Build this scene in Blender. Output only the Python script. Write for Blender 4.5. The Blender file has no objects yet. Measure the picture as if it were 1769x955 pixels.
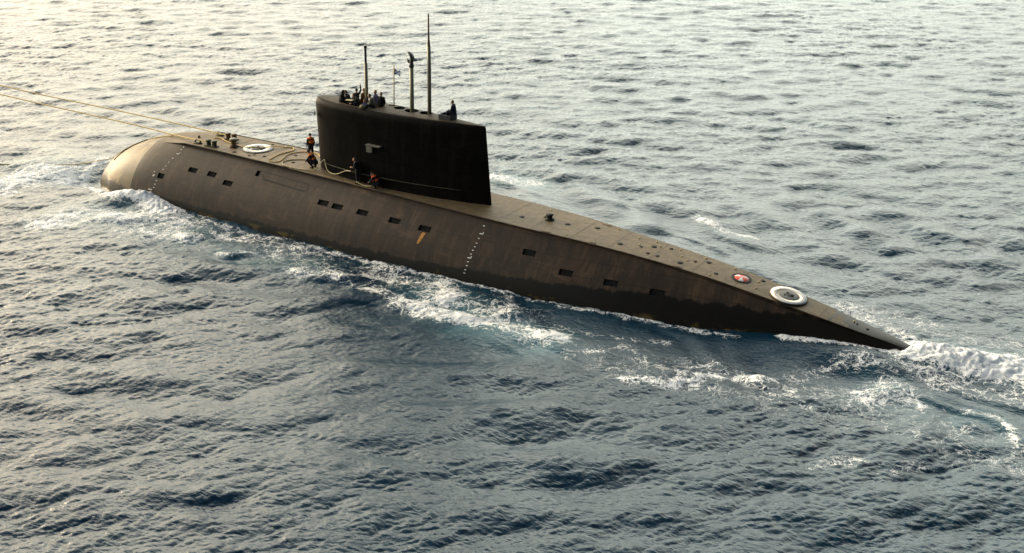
import bpy, bmesh, math, random
import numpy as np
from mathutils import Vector, Matrix
random.seed(5)
C = bpy.context.scene.collection
# ------------------------------------------------------------------ camera, sky, sun, exposure
# world frame: x runs from the submarine's bow to its stern, y to starboard, z = 0 is the sea level
cam_data = bpy.data.cameras.new('camera'); cam = bpy.data.objects.new('camera', cam_data); C.objects.link(cam)
R_ = Vector((0.8497038, 0.52701374, 0.01612392)); U_ = Vector((-0.2143909, 0.31740059, 0.92373882)); F_ = Vector((-0.48170531, 0.7883612, -0.38268343))
M_ = Matrix((R_, U_, -F_)).transposed().to_4x4(); M_.translation = Vector((61.12135, -64.95737, 30.47553))
cam.matrix_world = M_
cam_data.sensor_width = 36; cam_data.lens = 2200 / 1769 * 36; cam_data.clip_start = 1; cam_data.clip_end = 20000
bpy.context.scene.camera = cam
SUN_EL = math.radians(13); SUN_DIR = math.radians(172)      # direction towards the sun, measured from +x
SUN_V = Vector((math.cos(SUN_EL) * math.cos(SUN_DIR), math.cos(SUN_EL) * math.sin(SUN_DIR), math.sin(SUN_EL)))
CLOUD_TOP, CLOUD_COOL, CLOUD_WARM, BACK = .84, (29.0, 30.0, 25.8), (40, 35, 26.5), .25
W = bpy.data.worlds.new('World'); bpy.context.scene.world = W; W.use_nodes = True
wn = W.node_tree.nodes; wl = W.node_tree.links
sky = wn.new('ShaderNodeTexSky'); sky.sky_type = 'NISHITA'; sky.sun_disc = False
sky.sun_elevation = SUN_EL; sky.sun_rotation = math.atan2(SUN_V.x, SUN_V.y)
sky.air_density = 1.0; sky.dust_density = 4.0; sky.ozone_density = 1.0
bgn = wn['Background']; bgn.inputs[1].default_value = 0.10
# thin sunlit cloud over the clear sky: thick towards the horizon on the sun's side, opening to blue overhead and behind, dimmed there to keep the sail side black
def wnode(t, **k):
    n = wn.new(t)
    for a, v in k.items(): setattr(n, a, v)
    return n
def wmath(op, a, b=0.0, clamp=False):
    n = wnode('ShaderNodeMath', operation=op, use_clamp=clamp)
    for i, v in enumerate((a, b)):
        if hasattr(v, 'is_output'): wl.new(v, n.inputs[i])
        else: n.inputs[i].default_value = v
    return n.outputs[0]
def wstep(v, a, b, lo=0.0, hi=1.0):
    n = wnode('ShaderNodeMapRange', interpolation_type='SMOOTHSTEP'); wl.new(v, n.inputs[0])
    for i, q in enumerate((a, b, lo, hi)): n.inputs[i + 1].default_value = q
    return n.outputs[0]
wtc = wnode('ShaderNodeTexCoord'); wdot = wnode('ShaderNodeVectorMath', operation='DOT_PRODUCT'); wl.new(wtc.outputs['Generated'], wdot.inputs[0])
CA = math.radians(154); wdot.inputs[1].default_value = (math.cos(CA), math.sin(CA), 0)
wsep = wnode('ShaderNodeSeparateXYZ'); wl.new(wtc.outputs['Generated'], wsep.inputs[0])
wmap = wnode('ShaderNodeMapping'); wl.new(wtc.outputs['Generated'], wmap.inputs[0]); wmap.inputs['Scale'].default_value = (1, 1, 2.6)
wno = wnode('ShaderNodeTexNoise'); wl.new(wmap.outputs[0], wno.inputs['Vector']); wno.inputs['Scale'].default_value = 2.2; wno.inputs['Detail'].default_value = 5
side_ = wstep(wdot.outputs['Value'], -0.25, 0.82); low = wstep(wsep.outputs[2], CLOUD_TOP, .34)
cov = wmath('MULTIPLY', wmath('MULTIPLY', side_, low), wstep(wno.outputs[0], .30, .62, .55, 1.0))
wsun = wnode('ShaderNodeVectorMath', operation='DOT_PRODUCT'); wl.new(wtc.outputs['Generated'], wsun.inputs[0]); wsun.inputs[1].default_value = SUN_V
wm1 = wnode('ShaderNodeMix', data_type='RGBA'); wl.new(wstep(wsun.outputs['Value'], .55, 1.0), wm1.inputs[0]); wm1.inputs[6].default_value = (*CLOUD_COOL, 1); wm1.inputs[7].default_value = (*CLOUD_WARM, 1)
wpr = wnode('ShaderNodeMix', data_type='RGBA', blend_type='MULTIPLY'); wpr.inputs[0].default_value = 1; wl.new(wm1.outputs[2], wpr.inputs[6]); wl.new(wstep(wsep.outputs[2], .10, .52, .42, 1.0), wpr.inputs[7])
wm2 = wnode('ShaderNodeMix', data_type='RGBA'); wl.new(cov, wm2.inputs[0]); wl.new(wpr.outputs[2], wm2.inputs[7])
wdim = wnode('ShaderNodeMix', data_type='RGBA', blend_type='MULTIPLY'); wdim.inputs[0].default_value = 1; wl.new(sky.outputs[0], wdim.inputs[6]); wl.new(wstep(wdot.outputs['Value'], -.6, .5, BACK, 1.0), wdim.inputs[7]); wl.new(wdim.outputs[2], wm2.inputs[6])
wl.new(wm2.outputs[2], bgn.inputs[0])
sun_d = bpy.data.lights.new('sun', 'SUN'); sun_d.energy = 1.7; sun_d.angle = math.radians(14); sun_d.color = (1, .80, .52)
sun = bpy.data.objects.new('sun', sun_d); C.objects.link(sun); sun.rotation_euler = (-SUN_V).to_track_quat('-Z', 'Y').to_euler()
vs = bpy.context.scene.view_settings; vs.view_transform = 'Standard'; vs.look = 'None'; vs.gamma = 1; vs.exposure = 1.2
# ------------------------------------------------------------------ materials
def new_mat(name):
    m = bpy.data.materials.new(name); m.use_nodes = True
    nt = m.node_tree; return m, nt, nt.nodes, nt.links, nt.nodes['Principled BSDF']
class NB:
    """small helper that writes node graphs"""
    def __init__(s, nt): s.n = nt.nodes; s.l = nt.links
    def put(s, sock, v):
        if hasattr(v, 'is_output'): s.l.new(v, sock)
        else: sock.default_value = v
    def math(s, op, a, b=0.0, c=None, clamp=False):
        n = s.n.new('ShaderNodeMath'); n.operation = op; n.use_clamp = clamp; s.put(n.inputs[0], a); s.put(n.inputs[1], b)
        if c is not None: s.put(n.inputs[2], c)
        return n.outputs[0]
    def step(s, v, a, b, lo=0.0, hi=1.0):
        n = s.n.new('ShaderNodeMapRange'); n.interpolation_type = 'SMOOTHSTEP'
        for i, q in enumerate((v, a, b, lo, hi)): s.put(n.inputs[i], q)
        return n.outputs[0]
    def noise(s, vec, scale, detail=3, rough=.5, dist=0.0):
        n = s.n.new('ShaderNodeTexNoise'); n.inputs['Scale'].default_value = scale; n.inputs['Detail'].default_value = detail
        n.inputs['Roughness'].default_value = rough; n.inputs['Distortion'].default_value = dist; s.put(n.inputs['Vector'], vec); return n.outputs[0]
    def coords(s, which='Object', scale=(1, 1, 1), rot=(0, 0, 0)):
        t = s.n.new('ShaderNodeTexCoord'); m = s.n.new('ShaderNodeMapping'); s.l.new(t.outputs[which], m.inputs[0])
        m.inputs['Scale'].default_value = scale; m.inputs['Rotation'].default_value = rot; return m.outputs[0]
    def mix(s, f, a, b):
        n = s.n.new('ShaderNodeMix'); n.data_type = 'RGBA'; s.put(n.inputs[0], f)
        s.put(n.inputs[6], a if hasattr(a, 'is_output') else (*a, 1)); s.put(n.inputs[7], b if hasattr(b, 'is_output') else (*b, 1)); return n.outputs[2]
    def xyz(s, v):
        n = s.n.new('ShaderNodeSeparateXYZ'); s.l.new(v, n.inputs[0]); return n.outputs
    def bump(s, h, strength, dist, normal=None):
        n = s.n.new('ShaderNodeBump'); n.inputs['Strength'].default_value = strength; n.inputs['Distance'].default_value = dist
        s.put(n.inputs['Height'], h)
        if normal is not None: s.l.new(normal, n.inputs['Normal'])
        return n.outputs[0]
def plain(name, col, rough=.6, metal=0.0, var=.25, scale=8.0):
    """a worn paint: base colour broken by two scales of noise"""
    m, nt, n, l, p = new_mat(name); b = NB(nt)
    v = b.noise(b.coords(), scale, 4, .6)
    k = b.step(v, .3, .7)
    c2 = tuple(max(0, x * (1 - var)) for x in col); c1 = tuple(min(1, x * (1 + var)) for x in col)
    l.new(b.mix(k, c2, c1), p.inputs['Base Color']); p.inputs['Roughness'].default_value = rough; p.inputs['Metallic'].default_value = metal
    l.new(b.bump(v, .2, .01), p.inputs['Normal']); return m
def hull_material(name, col_a, col_b, deck_col, wet_shade=True, rough=.55, tiles=True, spec=.5):
    m, nt, n, l, p = new_mat(name); b = NB(nt); p.inputs['Specular IOR Level'].default_value = spec
    co = b.coords(); x, y, z = b.xyz(co)
    big = b.noise(co, .35, 4, .6); fine = b.noise(co, 5, 5, .65)
    runs = b.noise(b.coords(scale=(1.7, .5, .34)), 1.0, 6, .72, .4)          # streaks that ran down the side
    base = b.mix(b.step(big, .35, .65), col_a, col_b)
    base = b.mix(b.math('MULTIPLY', b.step(runs, .48, .66), .75), base, tuple(q * 1.9 for q in col_b))
    base = b.mix(b.math('MULTIPLY', b.step(runs, .48, .30), .8), base, tuple(q * .5 for q in col_a))
    base = b.mix(b.math('MULTIPLY', b.step(fine, .55, .75), .35), base, (col_b[0] * 2.6, col_b[1] * 2.1, col_b[2] * 1.5))
    if tiles:   # rubber tiles: thin joints about every 0.85 m
        fx = b.math('ABSOLUTE', b.math('SUBTRACT', b.math('FRACT', b.math('MULTIPLY', x, 1.18)), .5))
        fz = b.math('ABSOLUTE', b.math('SUBTRACT', b.math('FRACT', b.math('MULTIPLY', z, 1.3)), .5))
        j = b.math('MAXIMUM', b.step(fx, .465, .49), b.step(fz, .465, .49))
        tn = b.n.new('ShaderNodeTexWhiteNoise'); tn.noise_dimensions = '2D'
        cb = b.n.new('ShaderNodeCombineXYZ'); l.new(b.math('FLOOR', b.math('MULTIPLY', x, 1.18)), cb.inputs[0]); l.new(b.math('FLOOR', b.math('MULTIPLY', z, 1.3)), cb.inputs[1]); l.new(cb.outputs[0], tn.inputs[0])
        base = b.mix(b.math('MULTIPLY', tn.outputs[0], .42), base, tuple(q * .55 for q in col_a))
        base = b.mix(b.math('MULTIPLY', b.step(tn.outputs[0], .965, .97), .25), base, tuple(q * 2.0 for q in col_b))
        base = b.mix(b.math('MULTIPLY', j, .6), base, tuple(q * .4 for q in col_a))
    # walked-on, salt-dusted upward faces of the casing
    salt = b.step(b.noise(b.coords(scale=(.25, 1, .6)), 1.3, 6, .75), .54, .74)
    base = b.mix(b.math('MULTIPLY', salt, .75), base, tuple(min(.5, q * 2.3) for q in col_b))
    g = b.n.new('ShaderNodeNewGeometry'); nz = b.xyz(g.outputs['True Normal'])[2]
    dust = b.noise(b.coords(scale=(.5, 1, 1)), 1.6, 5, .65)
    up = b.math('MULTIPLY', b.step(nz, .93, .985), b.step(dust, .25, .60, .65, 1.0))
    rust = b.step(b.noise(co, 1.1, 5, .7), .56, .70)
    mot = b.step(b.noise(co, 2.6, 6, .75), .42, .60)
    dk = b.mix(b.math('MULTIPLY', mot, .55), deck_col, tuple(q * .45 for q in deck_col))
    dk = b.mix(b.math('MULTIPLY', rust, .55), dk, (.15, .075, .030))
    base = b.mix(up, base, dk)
    if wet_shade:
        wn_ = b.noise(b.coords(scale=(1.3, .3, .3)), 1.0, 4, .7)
        lvl = b.math('ADD', b.math('ADD', b.math('MULTIPLY', wn_, .95), .05), b.math('ADD', b.step(x, -11.2, -14.3, 0.0, .9), b.step(x, 12.0, 40.0, 0.0, .95)))  # wet waterline; the dark also climbs aft, and at the stem as painted shade
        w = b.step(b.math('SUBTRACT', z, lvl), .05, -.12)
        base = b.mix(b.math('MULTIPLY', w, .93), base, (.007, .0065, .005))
        weed = b.math('MULTIPLY', b.step(z, .38, .12), b.step(b.noise(b.coords(scale=(.5, 1, 1)), 1.2, 4, .6), .52, .62))
        base = b.mix(b.math('MULTIPLY', weed, .7), base, (.13, .09, .025))
        l.new(b.mix(w, (rough,) * 3, (.38,) * 3), p.inputs['Roughness']); l.new(b.step(w, 0.0, 1.0, spec, spec * .5), p.inputs['Specular IOR Level'])
    else: p.inputs['Roughness'].default_value = rough
    l.new(base, p.inputs['Base Color'])
    h = b.math('ADD', b.math('MULTIPLY', fine, .5), big)
    if tiles: h = b.math('SUBTRACT', h, b.math('MULTIPLY', j, .12))
    l.new(b.bump(h, .5, .03), p.inputs['Normal'])
    return m
MAT = {}
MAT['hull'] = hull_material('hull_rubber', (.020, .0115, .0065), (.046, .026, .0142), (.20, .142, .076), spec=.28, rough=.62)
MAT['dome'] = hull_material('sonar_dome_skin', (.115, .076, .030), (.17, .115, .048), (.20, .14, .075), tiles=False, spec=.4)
MAT['sail'] = hull_material('sail_shaded_rubber', (.004, .0033, .0026), (.007, .0056, .0042), (.085, .068, .048), wet_shade=False, spec=.05, tiles=True)  # sides near black to hold their shade in the colour; up faces lighter
MAT['black'] = plain('black_recess', (.006, .006, .006), .8)
MAT['grille'] = plain('dark_grille', (.005, .0045, .004), .9)
MAT['mast'] = plain('mast_grey_paint', (.24, .22, .14), .5, .1, .15)
MAT['mastdark'] = plain('mast_dark_head', (.035, .035, .04), .5)
MAT['white'] = plain('white_marking_paint', (.80, .77, .72), .6, 0, .10, 5)
MAT['yellow'] = plain('yellow_line_paint', (.38, .28, .11), .6)
MAT['rope'] = plain('tan_hemp_rope', (.68, .50, .20), .9, 0, .3, 40)
MAT['ropelight'] = plain('pale_rope', (.55, .47, .26), .9, 0, .2, 40)
MAT['rusty'] = plain('rusty_bollard_steel', (.13, .075, .035), .7, .1, .5, 14)
MAT['olive'] = plain('olive_grey_steel', (.06, .06, .035), .7, .1, .4, 14)
MAT['red'] = plain('red_buoy_paint', (.85, .05, .012), .5)
MAT['orange_rust'] = plain('orange_primer_streak', (.50, .22, .03), .7, 0, .3, 20)
MAT['steel'] = plain('pale_worn_steel', (.20, .18, .14), .6, .1)
MAT['skin'] = plain('skin', (.50, .27, .16), .6, 0, .08)
MAT['skinlip'] = plain('skin_lip', (.33, .12, .09), .6, 0, .05)  # colour of the lips
MAT['eye'] = plain('eye_dark', (.02, .015, .01), .3, 0, 0)
MAT['hair_dark'] = plain('dark_hair', (.02, .015, .01), .8)
MAT['hair_fair'] = plain('fair_hair', (.22, .12, .05), .8)
def cloth(name, c): MAT[name] = plain('cloth_' + name, c, .9, 0, .25, 12)
cloth('navy', (.012, .014, .03)); cloth('blackc', (.010, .010, .010)); cloth('greenblack', (.018, .020, .014)); cloth('brown', (.16, .075, .02))
cloth('khaki', (.17, .145, .095)); cloth('blue', (.012, .035, .22)); cloth('purple', (.10, .09, .16)); cloth('orange', (.90, .20, .02)); cloth('boot', (.008, .008, .008))
cloth('redorange', (.80, .10, .02))

MAT['hatchgrey'] = plain('hatch_grey', (.10, .10, .09), .6)
# ------------------------------------------------------------------ the sea: one sheet out to the horizon
rng = np.random.default_rng(11)
def wave_tile(N, L, lp, lmin, lmax, wind, spread, power, slope_rms, seed):
    """height field and sideways (choppy) shift of a random sea on a periodic tile"""
    r = np.random.default_rng(seed)
    k1 = 2 * np.pi * np.fft.fftfreq(N, L / N); kx, ky = np.meshgrid(k1, k1, indexing='ij'); k = np.hypot(kx, ky); k[0, 0] = 1
    th = np.arctan2(ky, kx) - wind
    S = np.exp(-1.25 * (2 * np.pi / lp / k) ** 4 * 1.0) / k ** power
    S *= (spread + (1 - spread) * np.abs(np.cos(th)) ** 4)
    S *= 1 / (1 + (k * lmin / (2 * np.pi)) ** 8); S *= (k > 2 * np.pi / lmax); S[0, 0] = 0
    a = np.sqrt(S) * (r.standard_normal((N, N)) + 1j * r.standard_normal((N, N)))
    h = np.fft.ifft2(a).real
    gx, gy = np.fft.ifft2(1j * kx * a).real, np.fft.ifft2(1j * ky * a).real
    f = slope_rms / np.sqrt((gx ** 2 + gy ** 2).mean())
    dx, dy = np.fft.ifft2(-1j * kx / k * a).real, np.fft.ifft2(-1j * ky / k * a).real
    return [(q * f).astype(np.float32) for q in (h, dx, dy)], L, N
def sample(tile, x, y):
    (arrs, L, N) = tile
    u = (x / L * N) % N; v = (y / L * N) % N; i = np.floor(u).astype(np.int32); j = np.floor(v).astype(np.int32)
    fu = (u - i).astype(np.float32); fv = (v - j).astype(np.float32); i %= N; j %= N; i1 = (i + 1) % N; j1 = (j + 1) % N
    return [a[i, j] * (1 - fu) * (1 - fv) + a[i1, j] * fu * (1 - fv) + a[i, j1] * (1 - fu) * fv + a[i1, j1] * fu * fv for a in arrs]
WIND = math.radians(112)
big = wave_tile(1024, 210., 6.5, 2.0, 40., math.radians(127), .05, 3.5, .115, 3)
small = wave_tile(1024, 130., 1.9, .70, 2.6, math.radians(140), .09, 3.3, .120, 8)
micro = wave_tile(2048, 80., .70, .20, 1.0, math.radians(150), .16, 2.75, .275, 9)
FOAM = {   # crests, streaks and trails of broken water: points (x, y), half width, strength
 'A': ([(-8.4, -5.4), (-6.8, -4.9), (-3.7, -5.6)], 1.0, 1.25), 'B': ([(-8.9, -12.0), (-7.8, -9.2), (-4.1, -7.3), (-0.6, -6.4)], 1.8, .76),
 'B2': ([(-3.5, -10.0), (1.4, -8.2)], 1.2, .66), 'C': ([(-17.1, -8.6), (-18.2, -5.2), (-17.0, -3.6), (-15.4, -4.2)], 1.9, .82),
 'C2': ([(-30.1, 1.0), (-32.5, .5)], 1.0, .65), 'C3': ([(-16.8, .5), (-15.6, -2.6), (-13.0, -4.6), (-9.5, -5.6)], .5, .9),
 'D': ([(-3.3, -5.2), (-.6, -5.6), (2.8, -5.5), (6.2, -5.3), (10.7, -5.2), (16.1, -4.9), (22.4, -4.4), (24.5, -4.4), (28.2, -4.2), (30.4, -3.8), (33.4, -3.4), (38, -3.0)], .36, .68),
 'E': ([(2.2, -6.7), (5.2, -6.2), (9.1, -6.0)], 1.3, .60), 'F': ([(11.4, -9.0), (14.3, -8.0), (15.0, -6.5)], .9, .80), 'F2': ([(16.7, -8.7), (19.0, -8.8), (21.1, -8.9)], .8, .62),
 'G': ([(19.5, -9.3), (22.4, -9.6), (25.6, -8.9), (28.3, -8.9), (29.6, -8.5)], 1.1, .82), 'G2': ([(19.7, -5.4), (21.6, -6.5), (21.1, -8.9)], .9, .84),
 'G3': ([(25.2, -7.9), (25.4, -6.4), (24.3, -5.0)], .5, .72), 'G4': ([(15, -6.2), (18, -6.6), (23, -7.6)], 1.8, .60), 'H': ([(31.0, -9.8), (32.5, -8.4), (33.4, -7.4)], .6, .56), 'H2': ([(28.6, -6.9), (32.0, -6.9), (34.9, -5.4)], .5, .55),
 'I': ([(35.2, -10.7), (37.3, -9.8), (38.5, -8.1), (41.4, -6.3)], .6, .76), 'J': ([(40.5, -2.0), (42.4, -1.55), (44.2, -1.1), (46, -.7), (47.8, .2)], .42, .98),
 'K': ([(47.2, .6), (49.3, .9), (50.8, 1.0), (52.6, 1.9), (56.3, 2.5), (66, 4.5), (80, 7)], 1.6, 1.6), 'L': ([(46.6, -5.7), (47.2, -4.2), (48.0, -4.6)], 1.3, .74), 'L2': ([(48.6, -4.2), (49.1, -5.4)], .4, .7),
 'M': ([(51.1, -4.4), (52.5, -4.2), (53.6, -5.3), (54.0, -7.0), (53.9, -8.0)], .30, .60), 'N': ([(10.9, 14.0), (12.5, 14.0), (14.0, 14.5)], 1.1, .85), 'O': ([(27.9, 14.5), (30.6, 12.8), (32.7, 12.9)], .6, .72),
 'P': ([(42.3, 4.3), (44.5, 3.8), (46.2, 2.6), (47.4, 2.2)], .7, .68), 'Q': ([(5.3, -9.5), (6.7, -8.2)], .6, .74), 'R': ([(49.2, -12.7), (50.6, -10.8)], .6, .50), 'R2': ([(46.3, -13.9), (48.0, -12.2)], .6, .50),
 'S': ([(51.9, -9.9), (54.5, -7.6)], .9, .42), 'T': ([(37.3, -7.7), (38.4, -6.2)], .4, .55), 'U': ([(-14, 3.4), (-9, 6.2), (-2, 6.4), (8, 6.3)], .5, .7), 'V': ([(20, 5.6), (30, 4.6), (40, 3.2)], .4, .6),
 'Y': ([(34, -9), (41, -8), (47, -7), (54, -8)], 3.2, .45), 'Y2': ([(8, -7.2), (16, -7.6), (27, -7.2)], 2.4, .48), 'Y3': ([(42, 5), (50, 4.6), (60, 6)], 1.6, .50), 'Y4': ([(49, -1.5), (60, .5)], 1.8, .62), 'X': ([(42.5, -5.5), (45, -2.4), (48, -1.6), (53, -1.2)], .8, .58)}
TEAL = [([(-8, -9), (-4, -7.5), (1, -8)], 3.0, .45), ([(-20, -4), (-16, -4)], 3.0, .5), ([(20, -7), (25, -9.6), (29, -9.3)], 1.9, .75), ([(5, -9), (11, -8.3)], 2.0, .4), ([(48, 1), (56, 2.2), (80, 7)], 1.8, .8), ([(47, -5), (52, -5)], 2.2, .3), ([(11, 14), (14, 14.4)], 1.6, .6)]
SLICK = [([(29, -8.2), (35.9, -7.0), (41.1, -4.2), (45.8, -4.2), (50.8, -4.6), (60, -3.5)], 3.6, .85), ([(13.8, 10.6), (19.4, 11.2), (26.5, 10.5), (36, 8)], 4.2, .75), ([(44, 6), (49.9, 5.6), (60, 7)], 3.0, .5), ([(8, -6.2), (20, -6.4), (30, -6)], 1.6, .35)]
def seg_dist(X, Y, pts):
    D = np.full(X.shape, 1e9, np.float32)
    for (x0, y0), (x1, y1) in zip(pts[:-1], pts[1:]):
        dx, dy = x1 - x0, y1 - y0; t = np.clip(((X - x0) * dx + (Y - y0) * dy) / (dx * dx + dy * dy), 0, 1)
        D = np.minimum(D, np.hypot(X - x0 - t * dx, Y - y0 - t * dy))
    return D
def bumpf(X, Y, cx, cy, rx, ry, ang=0.0):
    ca, sa = math.cos(ang), math.sin(ang); u = ((X - cx) * ca + (Y - cy) * sa) / rx; v = (-(X - cx) * sa + (Y - cy) * ca) / ry
    return np.exp(-(u * u + v * v))
def build_sea():
    A = np.array([0.8497, 0.5270]); A /= np.hypot(*A); B = np.array([-A[1], A[0]]); O = np.array([61.12, -64.96])
    fine = np.arange(-80, 80.01, .105); out = 80 + .105 * np.cumsum(1.11 ** np.arange(1, 78)); a = np.concatenate([-out[::-1], fine, out])
    b = [36.0]
    while b[-1] < 200: b.append(b[-1] * 1.0016)
    st = b[-1] - b[-2]
    while b[-1] < 9000: st *= 1.10; b.append(b[-1] + st)
    st = .07; lo = [36.0]
    while lo[-1] > -9000: st *= 1.12; lo.append(lo[-1] - st)
    b = np.array(lo[:0:-1] + b)
    GA, GB = np.meshgrid(a, b, indexing='ij'); X = (O[0] + GA * A[0] + GB * B[0]); Y = (O[1] + GA * A[1] + GB * B[1])
    sl = np.zeros(X.shape, np.float32)
    for pts, w, s in SLICK: sl = np.maximum(sl, s * np.exp(-(seg_dist(X, Y, pts) / w) ** 4))
    dist = np.hypot(X - 25, Y - 10); fade = np.clip((420 - dist) / 250, 0, 1).astype(np.float32)
    h1, x1, y1 = sample(big, X, Y); h2, x2, y2 = sample(small, X, Y); h3, x3, y3 = sample(micro, X, Y)
    k3 = 1 + 1.2 * np.clip(h2 / .12, -.6, 1); h2 = h2 + h3 * k3; x2 = x2 + x3 * k3; y2 = y2 + y3 * k3      # ripples ride the crests
    # gusts: patches where the chop is higher or lower
    g = .85 + .30 * np.sin(X * .11 + 1.3 * np.sin(Y * .07)) * np.sin(Y * .09 + 1.1 * np.sin(X * .05 + 2))
    k1 = fade * (1 - .45 * sl); k2 = fade * (1 - sl) * g
    near = np.exp(-(seg_dist(X, Y, [(-14, 0), (30, 0), (46, 0)]) / 6.5) ** 4)
    k1 = k1 * (1 - .45 * near)
    Z = h1 * k1 + h2 * k2
    DX = 1.0 * (x1 * k1 + x2 * k2); DY = 1.0 * (y1 * k1 + y2 * k2)
    # water moved by the hull
    Z += .55 * bumpf(X, Y, -6.6, -5.3, 3.0, 1.1, .12) + .5 * bumpf(X, Y, -7.0, 5.6, 2.8, 1.1, -.12) - .70 * bumpf(X, Y, -13.6, -3.0, 2.4, 1.8, 0.9) + .30 * bumpf(X, Y, -19, -3, 2.6, 3.0)
    for i, (cx, w) in enumerate([(4, 3.5), (15, 3.5), (27, 3.2), (38, 3.0)]): Z -= .16 * bumpf(X, Y, cx, -6.2, w, 1.6, -.1)
    Z += .30 * bumpf(X, Y, 22.5, -9.3, 4.5, .9, .06) + .35 * bumpf(X, Y, 26.2, -7.0, 1.1, .8, .5) + .30 * bumpf(X, Y, 6.0, -9.0, 1.2, .5, .8) + .28 * bumpf(X, Y, 14.4, -8.2, 1.8, .6, .5)
    Z += .55 * bumpf(X, Y, 50.5, 1.0, 3.2, 1.5, .2) + .45 * bumpf(X, Y, 56.5, 2.6, 3.5, 1.5, .2) + .30 * bumpf(X, Y, 66, 4.6, 6, 2, .2) + .30 * bumpf(X, Y, 47.2, -4.6, 1.2, .8, .5)
    Z += .48 * bumpf(X, Y, 42.5, -2.0, 4.6, 1.7, .16) + .30 * bumpf(X, Y, 45.5, -1.4, 3.5, .9, .15) + .35 * bumpf(X, Y, 47.8, .2, 1.6, 1.2, .1) + .18 * bumpf(X, Y, 44.5, -2.6, 4.0, .8, .12) - .18 * bumpf(X, Y, 44, -4.6, 3.5, .9, .2)
    for cx, cy, r, am in ((35, -8, 2.4, .14), (41, -6.5, 2.2, .16), (51.5, -5.8, 2.3, .16), (47.5, -9, 2.6, .12), (56, -8, 3, .12)):   # boils
        d = np.hypot(X - cx, Y - cy); d = d + .5 * np.sin(X * 1.1 + cy) * np.sin(Y * 1.5 + cx); Z += .75 * am * np.exp(-(d / r) ** 2) * np.cos(d * 1.9 + .8)
    q = X * .35 + Y * 1.25 + 1.6 * np.sin(X * .42 + .6 * Y) + 1.1 * np.sin(Y * .9 - X * .3)
    Z += sl * (.055 * np.sin(q * 1.15) + .035 * np.sin(q * 2.3 + 1.2 * np.sin(X * .8))) * fade      # smooth folds of the disturbed water
    # oblique wave train trailing on both sides
    for sgn in (-1, 1):
        u = (X - 20) * math.cos(.34) + sgn * Y * math.sin(.34); ph = (X * .75 + sgn * Y * 1.15)
        m = np.exp(-((sgn * Y - (X + 14) * .30 - 2.5) / 5.0) ** 2) * np.clip((X + 16) / 10, 0, 1) * np.clip((160 - X) / 80, 0, 1)
        Z += .13 * m * np.cos(ph)
    F = np.zeros(X.shape, np.float32); T = np.zeros(X.shape, np.float32)
    wob = .45 * np.sin(X * 2.1 + 2 * np.sin(Y * 1.3)) * np.sin(Y * 2.7 + 1.7 * np.sin(X * 1.1))
    for pts, w, s in FOAM.values():
        d = seg_dist(X + .35 * wob, Y - .35 * wob, pts) / w
        F = np.maximum(F, s * np.exp(-np.power(d / 1.25, 2.2)))
    F *= np.clip(.97 + .20 * np.sin(X * .9 + 1.8 * np.sin(Y * .8 + .4)) * np.sin(Y * 1.3 + 1.5 * np.sin(X * .55)), .7, 1.2)
    for pts, w, s in TEAL: T = np.maximum(T, s * np.exp(-(seg_dist(X, Y, pts) / w) ** 2))
    # a few natural whitecaps on the steepest crests
    chop = (h2 * k2 + h1 * k1)
    F = np.maximum(F, .50 * np.clip((chop - np.quantile(chop[:, 150:600], .9985)) * 6, 0, 1) * (fade > .5))
    lump = np.clip(F - .62, 0, 1) * 2.2
    n1 = np.sin(X * 5.1 + 2.3 * np.sin(Y * 3.7 + X)) * np.sin(Y * 6.3 + 1.9 * np.sin(X * 4.1)); n2 = np.sin(X * 13 + 3 * np.sin(Y * 7)) * np.sin(Y * 15 + 2.5 * np.sin(X * 9))
    Z += lump * (.10 + .045 * n1 + .035 * n2) + np.clip(F - .45, 0, .6) * h3 * .9
    co = np.stack([X + DX, Y + DY, Z], -1).astype(np.float32).reshape(-1, 3)
    na, nb_ = X.shape; i = np.arange(na * nb_).reshape(na, nb_)
    q = np.stack([i[:-1, :-1], i[1:, :-1], i[1:, 1:], i[:-1, 1:]], -1).reshape(-1)
    me = bpy.data.meshes.new('sea'); me.vertices.add(len(co)); me.vertices.foreach_set('co', co.ravel())
    nf = len(q) // 4; me.loops.add(len(q)); me.loops.foreach_set('vertex_index', q.astype(np.int32))
    me.polygons.add(nf); me.polygons.foreach_set('loop_start', np.arange(0, nf * 4, 4, dtype=np.int32))
    me.polygons.foreach_set('use_smooth', np.ones(nf, bool)); me.update(calc_edges=True)
    for nm, arr in (('foam', F), ('aerated', T)):
        at = me.attributes.new(nm, 'FLOAT', 'POINT'); at.data.foreach_set('value', arr.astype(np.float32).ravel())
    print('sea verts', len(co)); return me
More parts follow.
